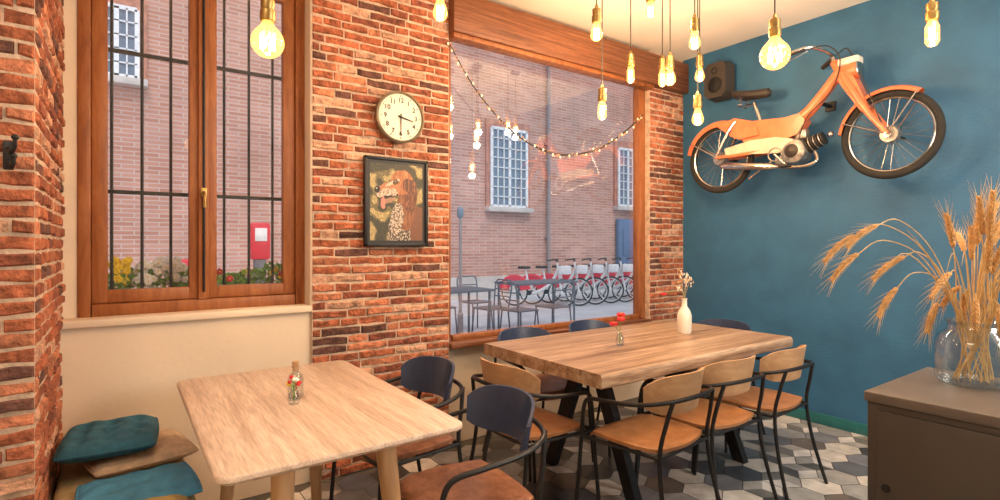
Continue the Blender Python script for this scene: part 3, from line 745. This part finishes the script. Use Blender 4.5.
# ---------------------------------------------------------------- exterior
M_st=pm('street_paving',(.48,.49,.53),.8,var=.12,scale=2)
mb=MB(); mb.box((-12,3.7,-.12),(30,10.92,-.005),M_st); mb.build('street_ground')
def facade_mat():
    m,nt,b=newmat('facade_brick'); N=nt.nodes;L=nt.links
    g=N.new('ShaderNodeNewGeometry'); sp=N.new('ShaderNodeSeparateXYZ'); L.new(g.outputs['Position'],sp.inputs[0])
    cb=N.new('ShaderNodeCombineXYZ'); L.new(sp.outputs['X'],cb.inputs[0]); L.new(sp.outputs['Z'],cb.inputs[1])
    br=N.new('ShaderNodeTexBrick'); br.inputs['Scale'].default_value=1; br.inputs['Brick Width'].default_value=.36; br.inputs['Row Height'].default_value=.075
    br.inputs['Mortar Size'].default_value=.010; br.inputs['Color1'].default_value=(.46,.20,.14,1); br.inputs['Color2'].default_value=(.58,.30,.23,1); br.inputs['Mortar'].default_value=(.56,.42,.37,1)
    L.new(cb.outputs[0],br.inputs['Vector'])
    nz=N.new('ShaderNodeTexNoise'); nz.inputs['Scale'].default_value=1.2; nz.inputs['Detail'].default_value=8; L.new(cb.outputs[0],nz.inputs['Vector'])
    mr=N.new('ShaderNodeMapRange'); mr.inputs['To Min'].default_value=.65; mr.inputs['To Max'].default_value=1.35; L.new(nz.outputs['Fac'],mr.inputs['Value'])
    vm=N.new('ShaderNodeVectorMath'); vm.operation='SCALE'; L.new(br.outputs['Color'],vm.inputs[0]); L.new(mr.outputs[0],vm.inputs['Scale'])
    L.new(vm.outputs[0],b.inputs['Base Color']); b.inputs['Roughness'].default_value=.9
    return m
M_fac=facade_mat(); M_stone=pm('stone',(.60,.54,.50),.8,var=.15,scale=3); M_ww=pm('white_window',(.82,.83,.85),.5); M_dg=pm('dark_pane',(.16,.21,.28),.15)
M_door=pm('blue_door',(.10,.16,.30),.5); M_pipe=pm('downpipe',(.30,.25,.25),.5); M_fbr=pm('facade_arch',(.50,.22,.155),.9,var=.25,scale=8)
mb=MB(); mb.box((-10,11,0),(28,11.4,13),M_fac); mb.box((-10,10.93,0),(28,11,.55),M_stone)
mb.cyl((9.35,10.9,.3),(9.35,10.9,13),.045,M_pipe)
for z in(1.5,4,6.5): mb.box((9.28,10.88,z),(9.42,11,z+.06),M_pipe)
def ext_window(x0,x1,z0,z1,nx,nz):
    mb.box((x0-.14,10.94,z0-.02),(x1+.14,11.0,z1+.22),M_fbr)
    mb.rbox(((x0+x1)/2,10.9,z0-.08),(x1-x0+.3,.22,.12),M_stone,.01)
    mb.box((x0,10.92,z0),(x1,10.95,z1),M_dg)
    for i in range(nx+1):
        x=x0+(x1-x0)*i/nx; h=.035 if i in(0,nx) or i*2==nx else .011; mb.box((x-h,10.885,z0),(x+h,10.93,z1),M_ww)
    for i in range(nz+1):
        z=z0+(z1-z0)*i/nz; h=.035 if i in(0,nz) else .011; mb.box((x0,10.885,z-h),(x1,10.93,z+h),M_ww)
ext_window(7.5,8.6,2.3,4.25,6,8); ext_window(12.1,12.9,2.5,4.2,4,7); ext_window(-.35,.22,4.15,5.3,4,5); ext_window(7.5,8.6,6.8,8.8,6,8); ext_window(2.6,3.6,6.6,8.4,4,7)
mb.rbox((12.5,10.9,1.05),(.95,.12,2.1),M_door,.01); mb.rbox((12.5,10.83,1.4),(.6,.03,.8),M_door,.01); mb.rbox((12.5,10.83,.5),(.6,.03,.6),M_door,.01)
mb.build('building_facade')
mb=MB(); mb.tube([(4.14,6.85,0),(4.14,6.85,.3),(4.14,6.85,.32),(4.14,6.85,1.75)],[.045,.045,.026,.024],M_pipe,12)
mb.lathe([(0,0),(.035,0),(.05,.03),(.05,.12),(.03,.16),(0,.17)],(4.14,6.85,1.74),M_dg,14)
mb.build('street_post')
# bicycles
M_bw=pm('bike_grey',(.72,.72,.74),.4); M_br=pm('bike_red',(.68,.03,.06),.4)
mb=MB()
for x in(0,1.05):
    mb.torus((x,0,.31),.29,.018,M_tyre,(0,1,0),28,6); mb.torus((x,0,.31),.265,.010,M_bw,(0,1,0),28,6)
    for k in range(10): a=2*pi*k/10; mb.tube([(x,0,.31),(x+.28*math.cos(a),0,.31+.28*math.sin(a))],.003,M_bw,3,caps=False)
    mb.cyl((x,-.04,.31),(x,.04,.31),.03,M_bw,seg=8)
mb.tube([(.97,0,.80),(.80,0,.50),(.48,0,.30),(.35,0,.30)],.035,M_bw,8,4); mb.tube([(.35,0,.30),(.25,0,.80)],.022,M_bw,8); mb.tube([(0,0,.31),(.35,0,.30)],.015,M_bw,8); mb.tube([(0,0,.31),(.28,0,.62)],.012,M_bw,8)
mb.tube([(1.05,0,.31),(1.0,0,.62),(.95,0,.95)],.022,M_bw,8,3)
mb.tube([(.80,-.28,1.0),(.93,-.15,1.02),(.95,0,.98),(.93,.15,1.02),(.80,.28,1.0)],.014,M_tyre,8,3)
mb.rbox((.22,0,.84),(.26,.16,.05),M_tyre,.02)
aa=[math.radians(10+165*i/14) for i in range(15)]
for sg in(1,-1):
    for i in range(14):
        a,b=aa[i],aa[i+1]; q=[(.34*math.cos(a),.31+.34*math.sin(a)),(.34*math.cos(b),.31+.34*math.sin(b)),(.15*math.cos(b),.31+.15*math.sin(b)),(.15*math.cos(a),.31+.15*math.sin(a))]
        mb.add([(px,sg*.035,pz) for px,pz in q],[(0,1,2,3)],M_br)
mb.tube([(.34*math.cos(a),0,.31+.34*math.sin(a)) for a in aa],.035,M_br,8)
mb.rbox((1.12,0,.80),(.22,.26,.18),M_bw,.02); mb.cyl((.35,-.1,.30),(.35,.1,.30),.05,M_tyre)
bk=mb.build('bicycle',(7.0,9.3,0),math.radians(-55))
for i in range(1,12): inst(bk,'bicycle',(7.0+.48*i,9.3-.01*i,0),math.radians(-55+random.uniform(-3,3)))
# terrace
M_dk=pm('terrace_metal',(.12,.13,.16),.5)
mb=MB(); mb.rbox((0,0,.76),(1.2,.6,.03),M_dk,.005)
for x in(-.55,.55):
    for y in(-.25,.25): mb.cyl((x,y,0),(x,y,.75),.016,M_dk)
tb=mb.build('terrace_table',(5.25,6.4,0)); inst(tb,'terrace_table',(3.3,5.9,0),0)
mb=MB(); mb.rbox((0,0,.45),(.38,.38,.025),M_dk,.01)
for x in(-.17,.17):
    for y in(-.17,.17): mb.tube([(x,y,.45),(x*1.15,y*1.2,0)],.011,M_dk,8)
mb.tube([(-.17,-.18,.45),(-.18,-.23,.80),(0,-.24,.83),(.18,-.23,.80),(.17,-.18,.45)],.011,M_dk,8,4)
for z in(.6,.7): mb.tube([(-.175,-.2,z),(0,-.24,z),(.175,-.2,z)],.01,M_dk,6,3)
tc_=mb.build('terrace_chair',(4.25,6.2,0),1.6)
for x,y,a in((4.45,5.8,-1.5),(3.7,6.7,3),(4.5,7.0,3.2),(5.1,5.85,.1)): inst(tc_,'terrace_chair',(x,y,0),a)
mb=MB(); mb.rbox((0,0,.72),(.12,.10,1.44),M_dk,.02); mb.rbox((0,0,1.38),(.20,.14,.40),M_br,.03); mb.rbox((0,-.075,1.45),(.12,.01,.14),M_ww,.004); mb.build('parking_meter',(1.22,6.2,0))
mb=MB(); mb.rbox((0,0,1.05),(.26,.2,.3),M_br,.04); mb.rbox((0,0,.45),(.06,.06,.9),M_dk,.01); mb.rbox((0,-.105,1.08),(.18,.01,.1),M_dk,.01); mb.build('mail_box',(.50,6.1,0))
# flower box
M_terr=pm('planter',(.18,.12,.09),.8); M_soil=pm('soil',(.06,.04,.03),.95)
mb=MB(); rr=random.Random(9)
mb.box((-.2,3.46,.90),(.86,3.64,1.08),M_terr); mb.box((-.19,3.47,1.08),(.85,3.63,1.085),M_soil)
for i in range(700):
    x=rr.uniform(-.18,.85); y=rr.uniform(3.47,3.63); z=rr.uniform(1.08,1.20)+.03*math.sin(x*9); a=rr.uniform(0,6.28); l=rr.uniform(.025,.045)
    d=V((math.cos(a),math.sin(a)*.5,rr.uniform(-.2,.9))).normalized()*l; s=V((-d.z,0,d.x)).normalized()*l*.35; p=V((x,y,z))
    mb.add([p,p+d*.5+s,p+d,p+d*.5-s],[(0,1,2,3)],M_green)
    if i%3==0: mb.tube([V((x,y,1.08)),p],.0015,M_green,3)
for i in range(115):
    left=rr.random()<.88; x=rr.uniform(-.16,.30) if left else rr.uniform(.42,.83); z=rr.uniform(1.14,1.265) if left else rr.uniform(1.12,1.2)
    c=V((x,rr.uniform(3.44,3.56),z)); m=M_yell if x<.06 else (M_white if left else (M_red if i%2 else M_yell))
    for k in range(5): a=k*2*pi/5+i; mb.ball(c+V((.011*math.cos(a),0,.011*math.sin(a))),(.010,.005,.010),m,6)
    mb.ball(c+V((0,-.005,0)),.004,M_yell,5)
mb.build('flower_box',fix=False)

# ---------------------------------------------------------------- lighting
w=bpy.data.worlds.new('World'); sc.world=w; w.use_nodes=True; bg=w.node_tree.nodes['Background']; bg.inputs[0].default_value=(.76,.86,1,1); bg.inputs[1].default_value=1.2
sl=bpy.data.lights.new('sun','SUN'); sl.energy=1.6; sl.angle=math.radians(25); sl.color=(1,.95,.9)
so=bpy.data.objects.new('sun',sl); so.rotation_euler=V((.25,1,-1.2)).to_track_quat('-Z','Y').to_euler(); sc.collection.objects.link(so)
def area(loc,size,e,col,target=None):  # unseen fill lights added to brighten the room, not real fixtures
    l=bpy.data.lights.new('fill_light','AREA'); l.shape='RECTANGLE'; l.size=size[0]; l.size_y=size[1]; l.energy=e; l.color=col
    o=bpy.data.objects.new('fill_light',l); o.location=loc; sc.collection.objects.link(o)
    if target: o.rotation_euler=(V(target)-V(loc)).to_track_quat('-Z','Y').to_euler()
area((2.45,.3,3.0),(1.0,.8),26,(1,.88,.72)); area((-.75,.4,3.0),(.5,1.0),22,(1,.88,.71)); area((3.4,-2.6,2.4),(1.2,1.2),74,(1,.91,.80),(1.0,2.5,.9))  # added fills overhead and at the rear, placed clear of window reflections
area((2.8,-.9,1.6),(1.0,1.0),26,(1,.88,.72),(3.0,1.5,3.06))  # added fill aimed upward to brighten the ceiling
# ---------------------------------------------------------------- camera
cd=bpy.data.cameras.new('cam'); cd.sensor_width=36; cd.lens=19.19; cd.shift_y=-.006; cd.clip_start=.05
co=bpy.data.objects.new('camera',cd); co.location=(0,0,1.35); co.rotation_euler=(pi/2,0,-math.radians(35.4)); sc.collection.objects.link(co); sc.camera=co
sc.view_settings.view_transform='Standard'
